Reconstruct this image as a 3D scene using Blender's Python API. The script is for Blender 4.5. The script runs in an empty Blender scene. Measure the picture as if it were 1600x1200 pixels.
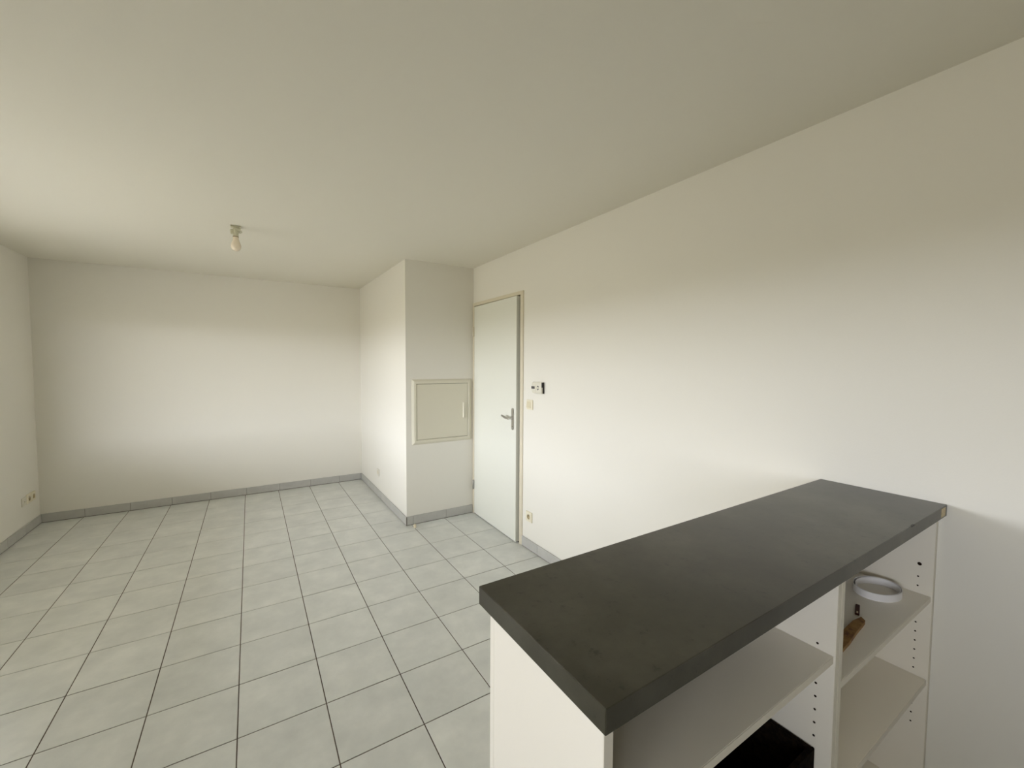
import bpy, bmesh, math, random
from mathutils import Vector, Matrix, Euler
random.seed(7)
C = bpy.context.scene.collection
sc = bpy.context.scene
T = 0.337                                   # tile pitch in metres
# room planes (metres)
XL, XR, YB, YN, H = -1.643, 2.007, 4.048, -3.60, 2.496
XS, YS = 1.304, 2.175                       # boxed-in shaft in the far right corner

# ------------------------------------------------------------------ camera
cam = bpy.data.cameras.new('camera'); cam_o = bpy.data.objects.new('camera', cam); C.objects.link(cam_o)
cam.sensor_width = 36.0; cam.lens = 651.2 * 36.0 / 1600.0; cam.clip_start = 0.02
yaw, pitch, roll = 0.5613, -0.0482, 0.0053
F = Vector((math.sin(yaw) * math.cos(pitch), math.cos(yaw) * math.cos(pitch), math.sin(pitch)))
R0 = F.cross(Vector((0, 0, 1))).normalized(); U0 = R0.cross(F)
R = R0 * math.cos(roll) + U0 * math.sin(roll); U = -R0 * math.sin(roll) + U0 * math.cos(roll)
m = Matrix((R, U, -F)).transposed().to_4x4(); m.translation = Vector((0.0758, -1.6387, 1.5364))
cam_o.matrix_world = m
sc.camera = cam_o

# ------------------------------------------------------------------ daylight
sc.view_settings.view_transform = 'Standard'; sc.view_settings.look = 'None'
sc.view_settings.gamma = 1.0; sc.view_settings.use_curve_mapping = False
sc.view_settings.exposure = 0.0
sc.cycles.max_bounces = 16; sc.cycles.diffuse_bounces = 10; sc.cycles.glossy_bounces = 6
world = bpy.data.worlds.new('overcast_sky'); sc.world = world; world.use_nodes = True
wn, wl = world.node_tree.nodes, world.node_tree.links
tc = wn.new('ShaderNodeTexCoord'); sp = wn.new('ShaderNodeSeparateXYZ'); mr = wn.new('ShaderNodeMapRange')
rp = wn.new('ShaderNodeValToRGB'); bg = wn['Background']
wl.new(tc.outputs['Generated'], sp.inputs[0]); wl.new(sp.outputs['Z'], mr.inputs[0])
mr.inputs[1].default_value = -1; mr.inputs[2].default_value = 1
wl.new(mr.outputs[0], rp.inputs[0]); wl.new(rp.outputs[0], bg.inputs[0])
cr = rp.color_ramp                          # hazy sky, brightest low down, over dull warm ground
cr.elements[0].position = 0.0; cr.elements[0].color = (0.21, 0.195, 0.155, 1)
cr.elements[1].position = 1.0; cr.elements[1].color = (0.5, 0.54, 0.62, 1)
e = cr.elements.new(0.495); e.color = (0.24, 0.225, 0.18, 1)
e = cr.elements.new(0.505); e.color = (0.96, 0.98, 1.03, 1)
e = cr.elements.new(0.62); e.color = (0.90, 0.93, 0.99, 1)
bg.inputs[1].default_value = 20.3
# window openings in the left wall: (y0, y1, z0, z1)
WINDOWS = [(0.30, 2.85, 0.70, 2.04), (-3.25, -1.75, 1.00, 2.08)]
for (y0, y1, z0, z1) in WINDOWS:            # sampling portals: they emit nothing themselves
    L = bpy.data.lights.new('window_portal', 'AREA'); L.shape = 'RECTANGLE'; L.size = z1 - z0; L.size_y = y1 - y0
    L.cycles.is_portal = True
    o = bpy.data.objects.new('window_portal', L); C.objects.link(o)
    o.location = (XL - 0.09, (y0 + y1) / 2, (z0 + z1) / 2); o.rotation_euler = (0, -math.pi / 2, 0)

# ------------------------------------------------------------------ materials
def mat(name, col, rough=0.5, metal=0.0, spec=0.5):
    m_ = bpy.data.materials.new(name); m_.use_nodes = True
    b = m_.node_tree.nodes['Principled BSDF']
    b.inputs['Base Color'].default_value = (*col, 1); b.inputs['Roughness'].default_value = rough
    b.inputs['Metallic'].default_value = metal; b.inputs['Specular IOR Level'].default_value = spec
    return m_
def nodes(m_):
    return m_.node_tree.nodes, m_.node_tree.links, m_.node_tree.nodes['Principled BSDF']
def noise(n, l, scale, detail=3, rough=0.5, vec=None):
    t = n.new('ShaderNodeTexNoise'); t.inputs['Scale'].default_value = scale
    t.inputs['Detail'].default_value = detail; t.inputs['Roughness'].default_value = rough
    if vec is None:
        c = n.new('ShaderNodeTexCoord'); vec = c.outputs['Object']
    l.new(vec, t.inputs['Vector'])
    return t
def bump(n, l, b, src, strength, dist):
    k = n.new('ShaderNodeBump'); k.inputs['Strength'].default_value = strength; k.inputs['Distance'].default_value = dist
    l.new(src, k.inputs['Height']); l.new(k.outputs[0], b.inputs['Normal'])
def ramp(n, l, src, stops):
    r = n.new('ShaderNodeValToRGB'); l.new(src, r.inputs[0])
    el = r.color_ramp.elements
    el[0].position, el[0].color = stops[0][0], (*stops[0][1], 1)
    el[1].position, el[1].color = stops[-1][0], (*stops[-1][1], 1)
    for p, c in stops[1:-1]:
        x = el.new(p); x.color = (*c, 1)
    return r

def paint(name, col, rough=0.75, scale=160, strength=0.12):
    m_ = mat(name, col, rough, 0, 0.25); n, l, b = nodes(m_)
    t = noise(n, l, scale, 3, 0.6); bump(n, l, b, t.outputs['Fac'], strength, 0.002)
    return m_
M_WALL = paint('wall_paint', (0.765, 0.745, 0.685))
M_CEIL = paint('ceiling_paint', (0.755, 0.73, 0.65), 0.85, 120, 0.1)

M_TILE = mat('floor_tile', (0.5, 0.5, 0.46), 0.38); n, l, b = nodes(M_TILE)
c = n.new('ShaderNodeTexCoord'); oi = n.new('ShaderNodeObjectInfo')
sc_ = n.new('ShaderNodeVectorMath'); sc_.operation = 'ADD'
cmb = n.new('ShaderNodeCombineXYZ'); mu = n.new('ShaderNodeMath'); mu.operation = 'MULTIPLY'; mu.inputs[1].default_value = 40
l.new(oi.outputs['Random'], mu.inputs[0]); l.new(mu.outputs[0], cmb.inputs[0]); l.new(mu.outputs[0], cmb.inputs[2])
l.new(c.outputs['Object'], sc_.inputs[0]); l.new(cmb.outputs[0], sc_.inputs[1])
t1 = noise(n, l, 5.5, 6, 0.62, sc_.outputs[0])
r1 = ramp(n, l, t1.outputs['Fac'], [(0.28, (0.575, 0.59, 0.575)), (0.5, (0.645, 0.66, 0.64)), (0.72, (0.73, 0.74, 0.715))])
hs = n.new('ShaderNodeHueSaturation'); mr2 = n.new('ShaderNodeMapRange')
mr2.inputs[3].default_value = 0.97; mr2.inputs[4].default_value = 1.03
l.new(oi.outputs['Random'], mr2.inputs[0]); l.new(mr2.outputs[0], hs.inputs['Value']); l.new(r1.outputs[0], hs.inputs['Color'])
l.new(hs.outputs[0], b.inputs['Base Color'])
t2 = noise(n, l, 30, 4, 0.6, sc_.outputs[0])
rr = n.new('ShaderNodeMapRange'); rr.inputs[3].default_value = 0.34; rr.inputs[4].default_value = 0.46
l.new(t2.outputs['Fac'], rr.inputs[0]); l.new(rr.outputs[0], b.inputs['Roughness'])
bump(n, l, b, t2.outputs['Fac'], 0.06, 0.002)

M_BTILE = mat('baseboard_tile', (0.42, 0.42, 0.41), 0.4); n, l, b = nodes(M_BTILE)
t = noise(n, l, 9, 5, 0.6); r = ramp(n, l, t.outputs['Fac'], [(0.3, (0.43, 0.425, 0.405)), (0.7, (0.50, 0.495, 0.47))]); l.new(r.outputs[0], b.inputs['Base Color'])
M_GROUT = mat('grout', (0.13, 0.105, 0.085), 0.95, 0, 0.1)
M_BGROUT = mat('baseboard_grout', (0.17, 0.15, 0.125), 0.95, 0, 0.1)

M_BOUNCE_DIM = paint('bounce_dimming_paint', (0.16, 0.14, 0.11), 0.8)  # unseen near wall darkened so little light bounces back from behind
M_SLAB = paint('sky_blocker_concrete', (0.45, 0.43, 0.38), 0.9, 30)  # for the added slabs outside the windows
M_DOOR = mat('door_lacquer', (0.73, 0.735, 0.67), 0.42)
M_FRAME = mat('door_frame_paint', (0.66, 0.605, 0.48), 0.45)
M_SEAL = mat('dark_seal_and_gap_shade', (0.05, 0.04, 0.03), 0.8)  # door seal; also stands in for shade in the gaps behind door and hatch
M_STEEL = mat('satin_steel', (0.55, 0.54, 0.52), 0.32, 1.0)
M_HINGE = mat('hinge_steel', (0.42, 0.41, 0.38), 0.4, 0.8)
M_CREAM = mat('cream_plastic', (0.74, 0.69, 0.54), 0.35)
M_CREAM2 = mat('cream_plastic_dark', (0.66, 0.60, 0.44), 0.35)
M_WHITEP = mat('white_plastic', (0.70, 0.675, 0.585), 0.35)
M_HATCH = mat('hatch_paint', (0.67, 0.64, 0.53), 0.45)
M_PULL = mat('pull_highlight', (0.82, 0.79, 0.68), 0.35)  # lighter than the hatch: the pull's highlight is put into its colour
M_BLACK = mat('black_plastic', (0.012, 0.008, 0.008), 0.5)
M_LCD = mat('lcd_screen', (0.07, 0.065, 0.075), 0.2)
M_HOLE = mat('hole_shadow', (0.02, 0.012, 0.008), 0.9, 0, 0.1)
M_WELL = mat('socket_well', (0.52, 0.44, 0.27), 0.5)
M_MEL = mat('white_melamine', (0.79, 0.75, 0.665), 0.42); n, l, b = nodes(M_MEL)
t = noise(n, l, 400, 2, 0.5); bump(n, l, b, t.outputs['Fac'], 0.04, 0.001)
M_EDGE = mat('cream_edge_band', (0.66, 0.62, 0.52), 0.45)
M_CHIP = mat('raw_chipboard', (0.60, 0.50, 0.34), 0.9, 0, 0.1); n, l, b = nodes(M_CHIP)
t = noise(n, l, 350, 4, 0.7); r = ramp(n, l, t.outputs['Fac'], [(0.35, (0.42, 0.32, 0.18)), (0.65, (0.72, 0.64, 0.47))]); l.new(r.outputs[0], b.inputs['Base Color'])
M_WIN = mat('window_frame_pvc', (0.8, 0.8, 0.8), 0.4)
M_GLASS = bpy.data.materials.new('window_glass'); M_GLASS.use_nodes = True
n, l = M_GLASS.node_tree.nodes, M_GLASS.node_tree.links
tr = n.new('ShaderNodeBsdfTransparent'); gl = n.new('ShaderNodeBsdfGlossy'); gl.inputs['Roughness'].default_value = 0.02
mx = n.new('ShaderNodeMixShader'); mx.inputs[0].default_value = 0.05
l.new(tr.outputs[0], mx.inputs[1]); l.new(gl.outputs[0], mx.inputs[2]); l.new(mx.outputs[0], n['Material Output'].inputs[0])

M_TOP = mat('dark_concrete_laminate', (0.05, 0.05, 0.045), 0.30, 0, 0.55); n, l, b = nodes(M_TOP)
c = n.new('ShaderNodeTexCoord')
t1 = noise(n, l, 3.5, 6, 0.6, c.outputs['Object']); t2 = noise(n, l, 38, 5, 0.7, c.outputs['Object']); t3 = noise(n, l, 300, 2, 0.5, c.outputs['Object'])
r1 = ramp(n, l, t1.outputs['Fac'], [(0.32, (0.018, 0.0155, 0.009)), (0.5, (0.034, 0.031, 0.020)), (0.68, (0.062, 0.058, 0.043))])
r2 = ramp(n, l, t2.outputs['Fac'], [(0.30, (0.35, 0.35, 0.35)), (0.40, (1, 1, 1)), (0.75, (1.25, 1.25, 1.25))])
mxc = n.new('ShaderNodeMix'); mxc.data_type = 'RGBA'; mxc.blend_type = 'MULTIPLY'; mxc.inputs[0].default_value = 1
l.new(r1.outputs[0], mxc.inputs[6]); l.new(r2.outputs[0], mxc.inputs[7]); l.new(mxc.outputs[2], b.inputs['Base Color'])
bump(n, l, b, t3.outputs['Fac'], 0.05, 0.001)
M_DARKBOX = mat('black_felt', (0.006, 0.005, 0.004), 0.95, 0, 0.05); n, l, b = nodes(M_DARKBOX)
t = noise(n, l, 60, 4, 0.7); r = ramp(n, l, t.outputs['Fac'], [(0.4, (0.003, 0.0025, 0.002)), (0.75, (0.018, 0.011, 0.006))]); l.new(r.outputs[0], b.inputs['Base Color'])
M_WOOD = mat('orange_brown_wood', (0.22, 0.11, 0.025), 0.6); n, l, b = nodes(M_WOOD)
t = noise(n, l, 45, 4, 0.6); r = ramp(n, l, t.outputs['Fac'], [(0.36, (0.11, 0.035, 0.008)), (0.5, (0.24, 0.12, 0.025)), (0.7, (0.32, 0.18, 0.045))]); l.new(r.outputs[0], b.inputs['Base Color'])
M_RED = mat('dark_red_plastic', (0.055, 0.012, 0.007), 0.55, 0, 0.2)
M_TAPE = mat('pale_grey_tape', (0.76, 0.75, 0.76), 0.45)
M_BULB = mat('pearl_glass_bulb', (0.84, 0.74, 0.60), 0.18)
M_BRASS = mat('dull_bulb_cap', (0.30, 0.24, 0.16), 0.5, 0.6)
M_HOLDER = mat('aged_white_plastic', (0.56, 0.54, 0.40), 0.5)
M_BEIGE = mat('beige_rubber', (0.74, 0.66, 0.49), 0.6)

# ------------------------------------------------------------------ mesh helpers
def bx(bm, lo, hi, bev=0.0, seg=1):
    g = bmesh.ops.create_cube(bm, size=1.0)['verts']
    s = [hi[i] - lo[i] for i in range(3)]; ce = [(hi[i] + lo[i]) / 2 for i in range(3)]
    for v in g:
        v.co = Vector((v.co.x * s[0] + ce[0], v.co.y * s[1] + ce[1], v.co.z * s[2] + ce[2]))
    if bev > 0:
        es = list({e_ for v in g for e_ in v.link_edges})
        bmesh.ops.bevel(bm, geom=es, offset=bev, segments=seg, affect='EDGES', profile=0.5)
def axes(axis):
    a = Vector(axis).normalized(); u = a.orthogonal().normalized(); return a, u, a.cross(u)
def lathe(bm, origin, axis, prof, n_=20):
    """prof: list of (radius, distance along axis); radius 0 closes the end."""
    a, u, w = axes(axis); o = Vector(origin); rings = []
    for r_, h in prof:
        if r_ < 1e-6: rings.append([bm.verts.new(o + a * h)])
        else: rings.append([bm.verts.new(o + a * h + (u * math.cos(2 * math.pi * k / n_) + w * math.sin(2 * math.pi * k / n_)) * r_) for k in range(n_)])
    for A, B in zip(rings, rings[1:]):
        for k in range(n_):
            k2 = (k + 1) % n_
            if len(A) == 1 and len(B) == 1: continue
            if len(A) == 1: bm.faces.new((A[0], B[k2], B[k]))
            elif len(B) == 1: bm.faces.new((A[k], A[k2], B[0]))
            else: bm.faces.new((A[k], A[k2], B[k2], B[k]))
    bmesh.ops.recalc_face_normals(bm, faces=bm.faces[:])
def tube(bm, pts, rad, n_=10):
    """swept round bar; rad is one radius or one (ru, rw) per point."""
    rings = []
    for i, p in enumerate(pts):
        p = Vector(p); d = (Vector(pts[min(i + 1, len(pts) - 1)]) - Vector(pts[max(i - 1, 0)])).normalized()
        up = Vector((0, 0, 1)) if abs(d.z) < 0.9 else Vector((1, 0, 0))
        s = d.cross(up).normalized(); q = s.cross(d)
        ru, rw = rad[i] if isinstance(rad, list) else (rad, rad)
        rings.append([bm.verts.new(p + s * ru * math.cos(2 * math.pi * k / n_) + q * rw * math.sin(2 * math.pi * k / n_)) for k in range(n_)])
    for A, B in zip(rings, rings[1:]):
        for k in range(n_): bm.faces.new((A[k], A[(k + 1) % n_], B[(k + 1) % n_], B[k]))
    bm.faces.new(rings[0][::-1]); bm.faces.new(rings[-1])
    bmesh.ops.recalc_face_normals(bm, faces=bm.faces[:])
def prism(bm, poly, z0, z1):
    lo = [bm.verts.new((x, y, z0)) for x, y in poly]; hi = [bm.verts.new((x, y, z1)) for x, y in poly]
    bm.faces.new(lo[::-1]); bm.faces.new(hi); k = len(poly)
    for i in range(k): bm.faces.new((lo[i], lo[(i + 1) % k], hi[(i + 1) % k], hi[i]))
    bmesh.ops.recalc_face_normals(bm, faces=bm.faces[:])
def obj(name, bm, material, parent=None, smooth=False, loc=None, rot=None):
    me = bpy.data.meshes.new(name); bm.to_mesh(me); bm.free(); me.materials.append(material)
    if smooth:
        for p in me.polygons: p.use_smooth = True
        try: me.set_sharp_from_angle(angle=math.radians(40))
        except Exception: pass
    o = bpy.data.objects.new(name, me); C.objects.link(o)
    if parent is not None: o.parent = parent
    if loc: o.location = loc
    if rot: o.rotation_euler = rot
    return o
def box(name, lo, hi, material, parent=None, bev=0.0, seg=1, smooth=False):
    """box object whose origin sits at its own centre of base"""
    ce = Vector(((lo[0] + hi[0]) / 2, (lo[1] + hi[1]) / 2, lo[2])); bm = bmesh.new()
    bx(bm, [lo[i] - ce[i] for i in range(3)], [hi[i] - ce[i] for i in range(3)], bev, seg)
    o = obj(name, bm, material, parent, smooth)
    o.location = ce - (parent_origin(parent) if parent else Vector())
    return o
def parent_origin(p):
    v = Vector()
    while p is not None: v += p.location; p = p.parent
    return v
def boxes(name, lst, material, parent=None, bev=0.0):
    bm = bmesh.new()
    off = parent_origin(parent) if parent else Vector()
    for lo, hi in lst: bx(bm, [lo[i] - off[i] for i in range(3)], [hi[i] - off[i] for i in range(3)], bev)
    return obj(name, bm, material, parent)
def struct(o): o['kind'] = 'structure'; return o
def thing(name, label, cat, loc, rotz=0.0, group=None):
    o = bpy.data.objects.new(name, None); C.objects.link(o); o.empty_display_size = 0.05
    o.location = loc; o.rotation_euler = (0, 0, rotz); return tag(o, label, cat, group)
def tag(o, label, cat, group=None):
    o['label'] = label; o['category'] = cat
    if group: o['group'] = group
    return o

# ------------------------------------------------------------------ room shell
WT = 0.20; WL = 0.10
floor = struct(boxes('floor', [((XL - WT, YN - WT, -0.15), (XR + WT, YB + WT, -0.0025))], M_GROUT))
struct(boxes('ceiling', [((XL - WT, YN - WT, H), (XR + WT, YB + WT, H + 0.15))], M_CEIL))
struct(boxes('wall_back', [((XL - WT, YB, 0), (XR + WT, YB + WT, H))], M_WALL))
struct(boxes('wall_near', [((XL - WT, YN - WT, 0), (XR + WT, YN, H))], M_BOUNCE_DIM))
def wall_with_openings(name, x0, x1, y0, y1, ops):
    lst = []; y = y0
    for (a, b_, c0, c1) in sorted(ops):
        lst.append(((x0, y, 0), (x1, a, H)))
        if c0 > 0: lst.append(((x0, a, 0), (x1, b_, c0)))
        lst.append(((x0, a, c1), (x1, b_, H))); y = b_
    lst.append(((x0, y, 0), (x1, y1, H)))
    return struct(boxes(name, lst, M_WALL))
wall_with_openings('wall_left', XL - WL, XL, YN, YB, WINDOWS)
DY0, DY1, DZ = 1.252, 2.172, 2.145          # outside of the door frame
wr = wall_with_openings('wall_right', XR, XR + WT, YN, YB, [(DY0 + 0.004, DY1 - 0.002, 0, DZ - 0.004)])
struct(boxes('wall_leak_blocker', [((XR + WT, 0.9, 0), (XR + WT + 0.05, 2.5, H))], M_WALL))  # unseen slab added behind the door opening to stop light leaking in
struct(boxes('wall_shaft', [((XS, YS, 0), (XR, YB, H))], M_WALL))

# floor tiles, each a part of the floor
J = 0.0045
tile_mesh = None
def tile_me(w, d):
    bm = bmesh.new(); bx(bm, (-w / 2, -d / 2, -0.0025), (w / 2, d / 2, 0.0), 0.0009)
    me = bpy.data.meshes.new('tile'); bm.to_mesh(me); bm.free(); me.materials.append(M_TILE); return me
cache = {}
for i in range(-5, 6):
    for j in range(-12, 12):
        x0, x1 = max(i * T + J / 2, XL), min((i + 1) * T - J / 2, XR)
        y0, y1 = max(j * T + J / 2, YN), min((j + 1) * T - J / 2, YB)
        if x1 - x0 < 0.02 or y1 - y0 < 0.02: continue
        if x0 > XS and y0 > YS: continue
        if x0 < XS < x1 and y0 > YS - 0.01: x1 = XS
        if y0 < YS < y1 and x0 > XS - 0.01: y1 = YS
        k = (round(x1 - x0, 4), round(y1 - y0, 4))
        if k not in cache: cache[k] = tile_me(*k)
        o = bpy.data.objects.new('tile', cache[k]); C.objects.link(o); o.parent = floor
        o.location = ((x0 + x1) / 2, (y0 + y1) / 2, random.uniform(-0.0003, 0.0003))

# tiled baseboards: a grout bed with one tile after another on it
BH, BD = 0.084, 0.010
def baseboard(name, axis, face, sgn, a0, a1, cuts):
    """axis 'x' or 'y' = running direction; face = wall plane; sgn = side the room lies on"""
    def lohi(s0, s1, d0, d1, z0, z1):
        f0, f1 = sorted((face + sgn * d0, face + sgn * d1))
        return ((s0, f0, z0), (s1, f1, z1)) if axis == 'x' else ((f0, s0, z0), (f1, s1, z1))
    p = struct(boxes(name, [lohi(a0, a1, 0, BD - 0.003, 0.0, BH - 0.002)], M_BGROUT))
    st = [a0] + [c_ for c_ in cuts if a0 + 0.02 < c_ < a1 - 0.02] + [a1]
    for s0, s1 in zip(st, st[1:]):
        lo, hi = lohi(s0 + 0.0015, s1 - 0.0015, 0.001, BD, 0.005, BH + random.uniform(-0.001, 0.001))
        box('tile', lo, hi, M_BTILE, p, 0.001)
cx = [i * T + 0.012 for i in range(-6, 8)]; cy = [j * T + 0.014 for j in range(-13, 14)]
baseboard('baseboard_back', 'x', YB, -1, XL + BD, XS - BD, cx)
baseboard('baseboard_left', 'y', XL, 1, YN, YB, cy)
baseboard('baseboard_right', 'y', XR, -1, -0.899, DY0 - 0.001, cy)
baseboard('baseboard_shaft_side', 'y', XS, -1, YS - BD, YB - BD * 0, cy)
baseboard('baseboard_shaft_front', 'x', YS, -1, XS, XR - 0.012, [x + 0.004 for x in cx])

# unseen slabs added outside the windows; the upper one blocks high sky
struct(boxes('sky_blocker', [((XL - 3.2, YN - 0.5, 2.40), (XL - WL, YB + 0.5, 2.60)), ((XL - 3.2, YN - 0.5, -0.20), (XL - WL, YB + 0.5, -0.02))], M_SLAB))

# windows (outside the picture, they let the daylight in)
for k, (y0, y1, z0, z1) in enumerate(WINDOWS):
    f = 0.06; xa, xb = XL - 0.085, XL - 0.035; ym = (y0 + y1) / 2
    p = struct(boxes('window_%d' % (k + 1), [((xa, y0, z0), (xb, y0 + f, z1)), ((xa, y1 - f, z0), (xb, y1, z1)),
                ((xa, y0 + f, z0), (xb, y1 - f, z0 + f)), ((xa, y0 + f, z1 - f), (xb, y1 - f, z1)),
                ((xa, ym - 0.045, z0 + f), (xb, ym + 0.045, z1 - f))], M_WIN))
    for (a, b_) in ((y0 + f, ym - 0.045), (ym + 0.045, y1 - f)):
        box('pane', (XL - 0.062, a, z0 + f), (XL - 0.058, b_, z1 - f), M_GLASS, p)

# ------------------------------------------------------------------ door
fo = 0.010                                   # frame stands proud of the wall
door = struct(boxes('door_1', [((XR - fo, DY0, 0), (XR + 0.11, 1.293, DZ)),
                               ((XR - fo, 2.138, 0), (XR + 0.11, DY1, DZ)),
                               ((XR - fo, 1.293, 2.114), (XR + 0.11, 2.138, DZ))], M_FRAME, bev=0.0015))
boxes('door_stop_rail', [((XR + 0.050, 1.293, 0), (XR + 0.075, 1.308, 2.114)), ((XR + 0.050, 2.123, 0), (XR + 0.075, 2.138, 2.114)),
                         ((XR + 0.050, 1.308, 2.099), (XR + 0.075, 2.123, 2.114))], M_SEAL, door)
boxes('leaf_gap_shade', [((XR + 0.12, 1.26, 0), (XR + 0.125, 2.17, 2.14))], M_SEAL, door)  # dark sheet added behind the leaf, painting the shade of its gap
# leaf pivots on the hinge line and stands a finger's width ajar
LW, LT, LZ0, LZ1 = 0.818, 0.040, 0.008, 2.106
bm = bmesh.new(); bx(bm, (0, -LW, LZ0), (LT, 0, LZ1), 0.0015)
leaf = obj('leaf', bm, M_DOOR, door)
leaf.location = (XR - 0.010, 2.134, 0); leaf.rotation_euler = (0, 0, -math.atan2(0.022, LW))
bm = bmesh.new()                             # rounded backplate
pl_y, pl_z = -LW + 0.050, 1.064
segs = []
for k in range(13): a = math.pi * k / 12; segs.append((math.cos(a) * 0.018, 0.077 + math.sin(a) * 0.018))
for k in range(13): a = math.pi + math.pi * k / 12; segs.append((math.cos(a) * 0.018, -0.077 + math.sin(a) * 0.018))
vb = [bm.verts.new((0.0, pl_y + s, pl_z + t_)) for s, t_ in segs]
vf = [bm.verts.new((-0.007, pl_y + s * 0.86, pl_z + t_ * 0.985)) for s, t_ in segs]
bm.faces.new(vb); bm.faces.new(vf[::-1])
for k in range(len(segs)): k2 = (k + 1) % len(segs); bm.faces.new((vb[k], vb[k2], vf[k2], vf[k]))
bmesh.ops.recalc_face_normals(bm, faces=bm.faces[:])
obj('handle_plate', bm, M_STEEL, leaf, True)
bm = bmesh.new(); hz = 1.074
lathe(bm, (-0.006, pl_y, hz), (-1, 0, 0), [(0.0, 0), (0.013, 0), (0.012, 0.006), (0.0095, 0.010), (0.0095, 0.030), (0.011, 0.036), (0.011, 0.050), (0.0, 0.050)], 16)
tube(bm, [(-0.046, pl_y - 0.006, hz), (-0.048, pl_y + 0.03, hz - 0.001), (-0.050, pl_y + 0.06, hz + 0.002), (-0.051, pl_y + 0.088, hz + 0.008), (-0.051, pl_y + 0.110, hz + 0.012), (-0.048, pl_y + 0.118, hz + 0.012)],
     [(0.010, 0.010), (0.0095, 0.0105), (0.0085, 0.010), (0.0075, 0.0095), (0.0065, 0.009), (0.003, 0.005)], 12)
obj('lever_handle', bm, M_STEEL, leaf, True)
bm = bmesh.new(); lathe(bm, (-0.0065, pl_y, 1.0), (-1, 0, 0), [(0.0, 0.0), (0.004, 0), (0.004, 0.0012), (0, 0.0012)], 10)
obj('keyhole', bm, M_HOLE, leaf)
for hz_ in (0.30, 1.855):
    bm = bmesh.new()
    lathe(bm, (-0.008, 0.006, hz_ - 0.045), (0, 0, 1), [(0, -0.004), (0.005, -0.003), (0.0075, 0), (0.0075, 0.044), (0.006, 0.045), (0.0075, 0.046), (0.0075, 0.09), (0.005, 0.093), (0, 0.094)], 14)
    bx(bm, (-0.004, -0.004, hz_ - 0.04), (0.0, 0.004, hz_ + 0.04))
    obj('hinge', bm, M_HINGE if hz_ < 1 else M_FRAME, leaf, True)

# ------------------------------------------------------------------ access hatch on the shaft
t_ = thing('access_hatch', 'square cream access hatch with mitred frame on the boxed-in shaft beside the door', 'hatch', (1.67, YS, 0.762))
bm = bmesh.new()
xo0, xo1, zo0, zo1 = 1.358, 1.984, 0.762, 1.385; fw = 0.044
def ring_pts(d, y): return [(xo0 + d, y, zo0 + d), (xo1 - d, y, zo0 + d), (xo1 - d, y, zo1 - d), (xo0 + d, y, zo1 - d)]
prof = [(0.0, YS), (0.003, YS - 0.006), (0.020, YS - 0.016), (0.038, YS - 0.017), (fw, YS - 0.013), (fw, YS)]
rings = [[bm.verts.new(Vector(q) - t_.location) for q in ring_pts(d, y)] for d, y in prof]
for A, B in zip(rings, rings[1:]):
    for k in range(4): bm.faces.new((A[k], A[(k + 1) % 4], B[(k + 1) % 4], B[k]))
bmesh.ops.recalc_face_normals(bm, faces=bm.faces[:])
obj('hatch_frame', bm, M_HATCH, t_)
d = box('hatch_door', (xo0 + fw + 0.003, YS - 0.012, zo0 + fw + 0.003), (xo1 - fw - 0.003, YS - 0.001, zo1 - fw - 0.003), M_HATCH, t_, 0.001)
box('finger_pull', (1.880, YS - 0.032, 0.995), (1.889, YS - 0.0115, 1.15), M_PULL, d, 0.002)
box('hatch_gap_shade', (xo0 + fw, YS - 0.002, zo0 + fw), (xo1 - fw, YS - 0.0005, zo1 - fw), M_SEAL, t_)  # dark sheet whose colour stands in for shade around the hatch door

# ------------------------------------------------------------------ wall plates on local axes: front looks to -X local, u = local Y, v = local Z
def plate_bm(w, h, d_, r_):
    bm = bmesh.new(); bx(bm, (-d_, -w / 2, -h / 2), (0, w / 2, h / 2), r_, 2); return bm
def holed_plate(w, h, d_, cu, cv, rad, deep, n_=32, bev=0.004):
    """plate with a round well; returns (plate bmesh, well bmesh)"""
    bm = bmesh.new(); sq, sq0, ci = [], [], []
    for k in range(n_):
        a = 2 * math.pi * k / n_ + math.pi / 4; ca, sa = math.cos(a), math.sin(a); q = 1 / max(abs(ca), abs(sa))
        sq.append(bm.verts.new((-d_, ca * q * (w / 2 - bev), sa * q * (h / 2 - bev))))
        sq0.append(bm.verts.new((0, ca * q * w / 2, sa * q * h / 2)))
        ci.append(bm.verts.new((-d_, cu + ca * rad, cv + sa * rad)))
    mid = [bm.verts.new((-d_ + bev, v.co.y * w / (w - 2 * bev), v.co.z * h / (h - 2 * bev))) for v in sq]
    for k in range(n_):
        k2 = (k + 1) % n_
        bm.faces.new((sq[k], sq[k2], ci[k2], ci[k])); bm.faces.new((sq[k], mid[k], mid[k2], sq[k2])); bm.faces.new((mid[k], sq0[k], sq0[k2], mid[k2]))
    bmesh.ops.recalc_face_normals(bm, faces=bm.faces[:])
    w_ = bmesh.new(); lathe(w_, (-d_, cu, cv), (1, 0, 0), [(rad, 0), (rad * 0.97, deep), (0, deep)], n_)
    return bm, w_
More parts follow.
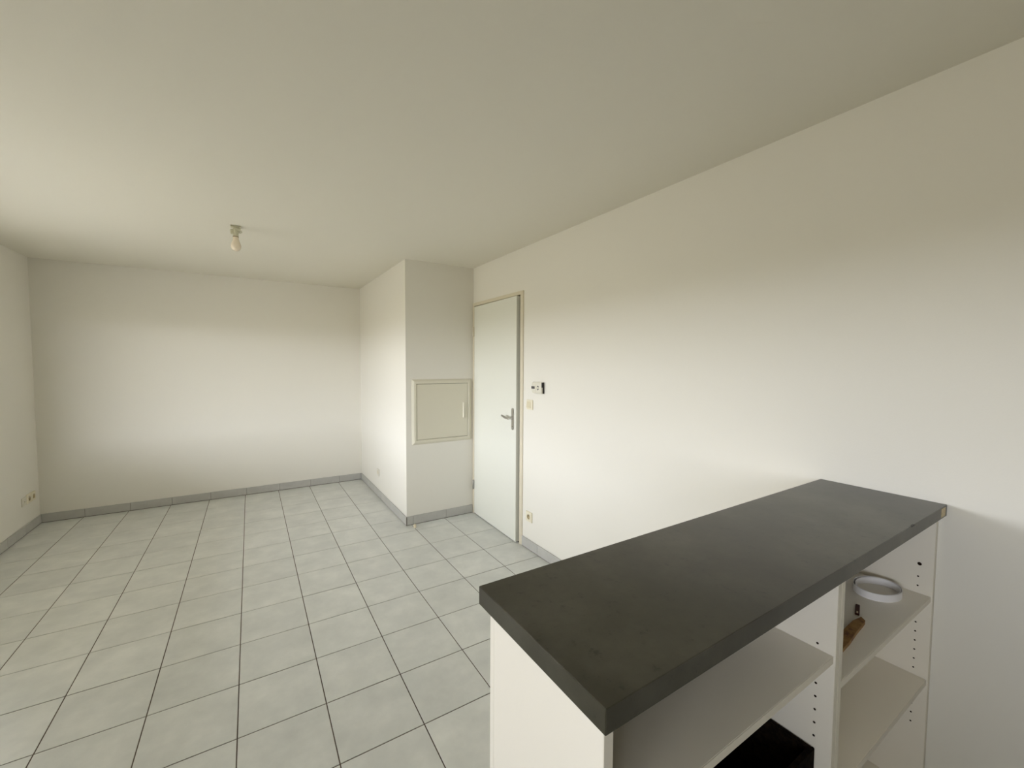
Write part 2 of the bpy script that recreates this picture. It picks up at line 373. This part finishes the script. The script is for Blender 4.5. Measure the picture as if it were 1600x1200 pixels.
def socket(loc, rotz, label, group=None, material=None, rad=0.0205):
    s = thing('wall_socket', label, 'socket', loc, rotz, group)
    p, w = holed_plate(0.083, 0.083, 0.011, 0, 0, rad, 0.0095)
    pl = obj('cover_plate', p, material or M_CREAM, s)
    wl_ = obj('socket_well', w, M_WELL, s)
    bm = bmesh.new(); lathe(bm, (-0.0017, 0, 0.011), (-1, 0, 0), [(0, 0), (0.0026, 0), (0.0026, 0.010), (0.0015, 0.012), (0, 0.012)], 10); obj('earth_pin', bm, M_STEEL, wl_, True)
    for q in (-0.0095, 0.0095):
        bm = bmesh.new(); lathe(bm, (-0.0017, q, 0), (-1, 0, 0), [(0, 0), (0.0028, 0), (0.0028, 0.0004), (0, 0.0004)], 10); obj('pin_hole', bm, M_HOLE, wl_)
    return s
socket((XR, 1.149, 0.276), 0, 'cream wall socket low on the right wall between the door and the dark worktop')

t_ = thing('light_switch', 'cream light switch on the right wall below the thermostat', 'switch', (XR, 1.150, 1.205))
obj('cover_plate', plate_bm(0.083, 0.080, 0.009, 0.003), M_CREAM, t_)
bm = bmesh.new(); vs = [(-0.0088, -0.027 + 0.012, -0.026), (-0.0088, 0.027 + 0.012, -0.026), (-0.0088, 0.027 + 0.012, 0.026), (-0.0088, -0.027 + 0.012, 0.026),
                        (-0.0150, -0.025 + 0.012, -0.0245), (-0.0150, 0.025 + 0.012, -0.0245), (-0.0105, 0.025 + 0.012, 0.0245), (-0.0105, -0.025 + 0.012, 0.0245)]
V = [bm.verts.new(q) for q in vs]
for f_ in ((0, 1, 2, 3), (4, 5, 6, 7), (0, 1, 5, 4), (1, 2, 6, 5), (2, 3, 7, 6), (3, 0, 4, 7)): bm.faces.new([V[k] for k in f_])
bmesh.ops.recalc_face_normals(bm, faces=bm.faces[:])
obj('rocker', bm, M_CREAM2, t_)

# thermostat: white curved front on a black open base
t_ = thing('thermostat', 'white room thermostat with small dark display and two arrow keys above the light switch', 'thermostat', (XR, 1.033, 1.350))
bm = bmesh.new()                              # front shell: bowed top and bottom, tapering towards the far side
us = [-0.072, -0.066, -0.04, 0.0, 0.03, 0.05, 0.060, 0.066]
hh = [0.0435, 0.045, 0.0465, 0.0465, 0.045, 0.042, 0.038, 0.030]
dd = [0.029, 0.031, 0.0315, 0.0315, 0.031, 0.029, 0.026, 0.018]
cols = []
for u_, h_, d_ in zip(us, hh, dd):
    cols.append([bm.verts.new((-x, u_, z)) for x, z in ((0.009, -h_), (d_ - 0.006, -h_), (d_ - 0.001, -h_ + 0.006), (d_, -h_ * 0.4), (d_, h_ * 0.4), (d_ - 0.001, h_ - 0.006), (d_ - 0.006, h_), (0.009, h_))])
for A, B in zip(cols, cols[1:]):
    for k in range(8): bm.faces.new((A[k], A[(k + 1) % 8], B[(k + 1) % 8], B[k]))
bm.faces.new(cols[0]); bm.faces.new(cols[-1][::-1]); bmesh.ops.recalc_face_normals(bm, faces=bm.faces[:])
body = obj('front_shell', bm, M_WHITEP, t_, True)
bm = bmesh.new(); bx(bm, (-0.012, -0.071, -0.044), (0, 0.06, 0.044)); bx(bm, (-0.027, -0.0745, 0.004), (-0.006, -0.0715, 0.043)); bx(bm, (-0.016, -0.0745, -0.043), (-0.006, -0.0715, 0.004))
obj('base', bm, M_BLACK, t_)
bm = bmesh.new(); bx(bm, (-0.0325, 0.013, -0.0095), (-0.0295, 0.058, 0.0105)); obj('display', bm, M_LCD, body)
bm = bmesh.new(); bx(bm, (-0.0322, 0.0005, -0.036), (-0.031, 0.002, 0.030)); obj('flap_seam', bm, M_CREAM2, body)
bm = bmesh.new()
for s, z in ((1, 0.0105), (-1, -0.0105)):       # up and down arrows
    for q in (-1, 1):
        A = [(-0.0328, -0.030, z + s * 0.0075), (-0.0328, -0.030, z + s * 0.0015), (-0.0328, -0.030 + q * 0.012, z - s * 0.0075), (-0.0328, -0.030 + q * 0.012, z - s * 0.0015)]
        bb = [bm.verts.new(v) for v in A]; cc = [bm.verts.new((-0.0312, v[1], v[2])) for v in A]
        bm.faces.new(bb); bm.faces.new(cc[::-1])
        for k in range(4): bm.faces.new((bb[k], bb[(k + 1) % 4], cc[(k + 1) % 4], cc[k]))
bmesh.ops.recalc_face_normals(bm, faces=bm.faces[:])
obj('arrow_keys', bm, M_BLACK, body)

# blank cover plate on the side of the shaft, sockets at the far end of the left wall
t_ = thing('cover_plate', 'small blank cover plate low on the bright side of the shaft', 'plate', (XS, 3.19, 0.283))
obj('plate', plate_bm(0.080, 0.080, 0.007, 0.003), M_WHITEP, t_)
bm = bmesh.new(); lathe(bm, (-0.0068, 0, 0), (-1, 0, 0), [(0, 0), (0.022, 0), (0.021, 0.002), (0, 0.002)], 20); obj('insert', bm, M_CREAM2, t_, True)
socket((XL, 3.812, 0.300), math.pi, 'cream wall socket low on the left wall, second from the corner', rad=0.021)
socket((XL, 3.900, 0.300), math.pi, 'cream wall socket low on the left wall, nearest the back corner', rad=0.021)
t_ = thing('aerial_outlet', 'pale aerial outlet low on the left wall beside two cream sockets', 'outlet', (XL, 3.722, 0.296), math.pi)
obj('cover_plate', plate_bm(0.083, 0.075, 0.008, 0.003), M_WHITEP, t_)
bm = bmesh.new(); lathe(bm, (-0.0078, 0, 0), (-1, 0, 0), [(0.0, 0), (0.007, 0), (0.007, 0.004), (0.005, 0.004), (0.005, 0.001), (0, 0.001)], 14); obj('connector', bm, M_WHITEP, t_, True)

# ------------------------------------------------------------------ bare bulb on the ceiling
t_ = thing('ceiling_lamp', 'bare pearl bulb in a plain plastic holder on the ceiling', 'lamp', (0.011, 1.93, H))
bm = bmesh.new(); bx(bm, (-0.030, -0.022, -0.012), (0.032, 0.022, 0.0), 0.003); bx(bm, (-0.016, -0.016, -0.034), (0.030, 0.016, -0.012), 0.003); obj('terminal_block', bm, M_HOLDER, t_)
bm = bmesh.new(); bx(bm, (-0.032, -0.014, -0.058), (-0.010, 0.014, -0.026), 0.004); obj('wire_clamp', bm, M_HOLDER, t_)
bm = bmesh.new(); tube(bm, [(0.022, 0, -0.026), (0.034, 0, -0.030), (0.037, 0, -0.038), (0.030, 0, -0.044), (0.018, 0, -0.044)], 0.003, 8); obj('wire', bm, M_HOLDER, t_, True)
bm = bmesh.new(); lathe(bm, (0, 0, -0.030), (0, 0, -1), [(0, 0), (0.019, 0), (0.019, 0.020), (0.0175, 0.022), (0.0175, 0.042), (0, 0.042)], 20); obj('lamp_holder', bm, M_HOLDER, t_, True)
bm = bmesh.new(); lathe(bm, (0, 0, -0.072), (0, 0, -1), [(0, 0), (0.018, 0), (0.0185, 0.002), (0.018, 0.006), (0, 0.006)], 20); obj('bulb_cap', bm, M_BRASS, t_, True)
bm = bmesh.new(); lathe(bm, (0, 0, -0.077), (0, 0, -1), [(0, 0), (0.017, 0), (0.0175, 0.012), (0.021, 0.026), (0.027, 0.042), (0.0305, 0.055), (0.031, 0.064), (0.029, 0.076), (0.023, 0.087), (0.014, 0.094), (0.006, 0.0965), (0, 0.097)], 24); obj('bulb', bm, M_BULB, t_, True)

# ------------------------------------------------------------------ door stop on the floor
t_ = thing('door_stop', 'small beige peg door stop on the floor tiles by the shaft corner', 'door stop', (1.352, 2.085, 0))
bm = bmesh.new(); lathe(bm, (0, 0, 0), (0, 0, 1), [(0, 0), (0.013, 0), (0.013, 0.028), (0.011, 0.032), (0, 0.033)], 16); obj('peg', bm, M_BEIGE, t_, True)
bm = bmesh.new(); lathe(bm, (0, 0, 0.0325), (0, 0, 1), [(0, 0), (0.005, 0), (0.004, 0.003), (0, 0.003)], 12); obj('screw_cap', bm, M_CREAM2, t_, True)

# ------------------------------------------------------------------ bar: two shelving units under one dark worktop
ZC, ZB = 1.0823, 1.0443                       # worktop top and underside
YF, YR = -1.2591, -0.8995                     # worktop front (kitchen side) and rear edges
t_ = thing('worktop', 'dark grey concrete-look bar worktop reaching from the right wall', 'worktop', (1.23, -1.08, ZB))
box('slab', (0.4632, YF, ZB), (XR - 0.001, YR, ZC), M_TOP, t_, 0.0012)
s_ = t_.children[0]
bm = bmesh.new(); bx(bm, (1.944 - 1.23, YF - 0.0006 + 1.08, 0.006), (1.988 - 1.23, YF + 0.004 + 1.08, 0.0375 - 0.004)); obj('raw_edge', bm, M_CHIP, t_)
bm = bmesh.new()
prism(bm, [(1.655 - 1.23, YF + 1.08 - 0.0008), (1.682 - 1.23, YF + 1.08 - 0.0008), (1.678 - 1.23, YF + 1.08 + 0.004), (1.660 - 1.23, YF + 1.08 + 0.003)], 0.0345, 0.0384)
obj('chipped_spot', bm, M_BLACK, t_)

PF, PR, PT = -1.240, -0.935, 0.018            # carcass front, rear of the sides, board thickness
def unit(x0, x1, label, shelves, holes_l, holes_r, rear0):
    u = thing('shelving_unit', label, 'shelving unit', ((x0 + x1) / 2, -1.08, 0), 0)
    for k, (a, b_, hl) in enumerate(((x0, x0 + PT, holes_l), (x1 - PT, x1, holes_r))):
        sd = box('side_panel', (a, PF, 0), (b_, PR, ZB - 0.0005), M_MEL, u, 0.0006)
        xe = a + (PT if k == 0 else 0); sg = 1 if k == 0 else -1
        bm = bmesh.new(); off = parent_origin(sd)
        for (yy, zz, rr_) in hl:
            lathe(bm, Vector((xe, yy, zz)) - off, (sg, 0, 0), [(0, 0), (rr_, 0), (rr_ * 0.9, 0.0006), (0, 0.0006)], 8)
        if hl: h_ = obj('shelf_pin_holes', bm, M_HOLE, sd); h_['kind'] = 'stuff'
        else: bm.free()
        box('edge_band', (a + 0.0004, PF - 0.0012, 0.0), (b_ - 0.0004, PF + 0.0001, ZB - 0.001), M_EDGE, sd)
    box('back_panel', (x0 if rear0 else x0, PR + 0.0005, 0), (x1, PR + 0.016, ZB - 0.0005), M_MEL, u, 0.0006)
    for z in shelves:
        s = box('shelf', (x0 + PT + 0.0005, PF + 0.004, z - PT), (x1 - PT - 0.0005, PR - 0.0005, z), M_MEL, u, 0.0006)
        box('edge_band', (x0 + PT + 0.001, PF + 0.0030, z - PT + 0.0005), (x1 - PT - 0.001, PF + 0.0041, z - 0.0005), M_EDGE, s)
    box('plinth', (x0 + PT + 0.0005, PF + 0.05, 0), (x1 - PT - 0.0005, PF + 0.066, 0.056), M_MEL, u)
    return u
row = lambda z0, n_, r_=0.0028, y=-1.203: [(y, z0 + 0.032 * k, r_) for k in range(n_)]
XM = 1.252
unit(0.479, XM, 'left white shelving unit under the free end of the dark worktop', [0.847, 0.347, 0.098], [], [(-1.203, 0.860 - 0.0335 * k, 0.0030) for k in (0, 3, 4, 5, 6, 7, 8, 9, 10, 11)], True)
unit(XM + 0.0018, XR - 0.002, 'right white shelving unit under the dark worktop against the right wall', [0.765, 0.478, 0.075],
     [], [h for h in row(0.310, 18) if min(abs(h[1] - 0.756), abs(h[1] - 0.469)) > 0.014 and h[1] < 0.84] + [(-1.205, 0.866, 0.0058)], False)

# things on the shelves
t_ = thing('tape_coil', 'loose coil of white edging tape on the upper shelf of the right unit', 'coil', (1.872, -1.130, 0.765), math.radians(-8))
def coil(rx, ry, a0, a1, th, h0, h1, n_=56):
    bm = bmesh.new(); rows = []
    for k in range(n_ + 1):
        a = a0 + (a1 - a0) * k / n_; g = 1 - 0.035 * (k / n_)
        ca, sa = math.cos(a), math.sin(a)
        o_, i_ = (rx * g * ca, ry * g * sa), ((rx * g - th) * ca, (ry * g - th) * sa)
        rows.append([bm.verts.new((*o_, h0)), bm.verts.new((*o_, h1)), bm.verts.new((*i_, h1)), bm.verts.new((*i_, h0))])
    for A, B in zip(rows, rows[1:]):
        for k in range(4): bm.faces.new((A[k], A[(k + 1) % 4], B[(k + 1) % 4], B[k]))
    bm.faces.new(rows[0]); bm.faces.new(rows[-1][::-1]); bmesh.ops.recalc_face_normals(bm, faces=bm.faces[:]); return bm
obj('outer_band', coil(0.080, 0.061, 0.6, 0.6 + 2 * math.pi, 0.0016, 0.0, 0.024), M_TAPE, t_, True)
obj('inner_band', coil(0.0755, 0.0565, 2.6, 2.6 + 2 * math.pi * 0.97, 0.0016, 0.0, 0.0235), M_TAPE, t_, True)
bm = bmesh.new()
poly = [(1.585, -1.176), (1.572, -1.190), (1.555, -1.192), (1.49, -1.197), (1.42, -1.2045), (1.34, -1.209), (1.34, -1.178), (1.45, -1.174), (1.54, -1.170)]
prism(bm, [(x - 1.47, y + 1.19) for x, y in poly], 0, 0.011)
t_ = obj('wood_offcut', bm, M_WOOD, None, loc=(1.515, -1.178, 0.765)); tag(t_, 'orange-brown wood offcut on the upper shelf of the right unit, partly behind the divider', 'wood offcut')
t_ = thing('plastic_clip', 'small dark red clip lying behind the wood offcut on the upper shelf', 'clip', (1.682, -1.138, 0.765), math.atan2(0.020, 0.065))
bm = bmesh.new(); bx(bm, (-0.034, -0.0055, 0), (0.034, 0.0055, 0.006), 0.0015); obj('clip_body', bm, M_RED, t_)
bm = bmesh.new(); bx(bm, (-0.030, -0.002, 0.0055), (-0.018, 0.002, 0.0066), 0.0004); obj('clip_tongue', bm, M_CHIP, t_)
# black felt box in the lower left bay
t_ = thing('storage_box', 'black fabric storage box in the lower bay of the left shelving unit', 'box', (0.865, -1.08, 0.347))
bm = bmesh.new()
x0, x1, y0, y1, hh_ = 0.505 - 0.865, 1.229 - 0.865, -1.208 + 1.08, -0.945 + 1.08, 0.250
w_ = 0.012
o4 = [(x0, y0), (x1, y0), (x1, y1), (x0, y1)]; i4 = [(x0 + w_, y0 + w_), (x1 - w_, y0 + w_), (x1 - w_, y1 - w_), (x0 + w_, y1 - w_)]
ring = [[bm.verts.new((x, y, z)) for x, y in q] for q, z in ((o4, 0), (o4, hh_ - 0.004), (o4, hh_), (i4, hh_), (i4, 0.01))]
for A, B in zip(ring, ring[1:]):
    for k in range(4): bm.faces.new((A[k], A[(k + 1) % 4], B[(k + 1) % 4], B[k]))
bm.faces.new(ring[0][::-1]); bm.faces.new(ring[-1]); bmesh.ops.recalc_face_normals(bm, faces=bm.faces[:])
obj('box_body', bm, M_DARKBOX, t_)
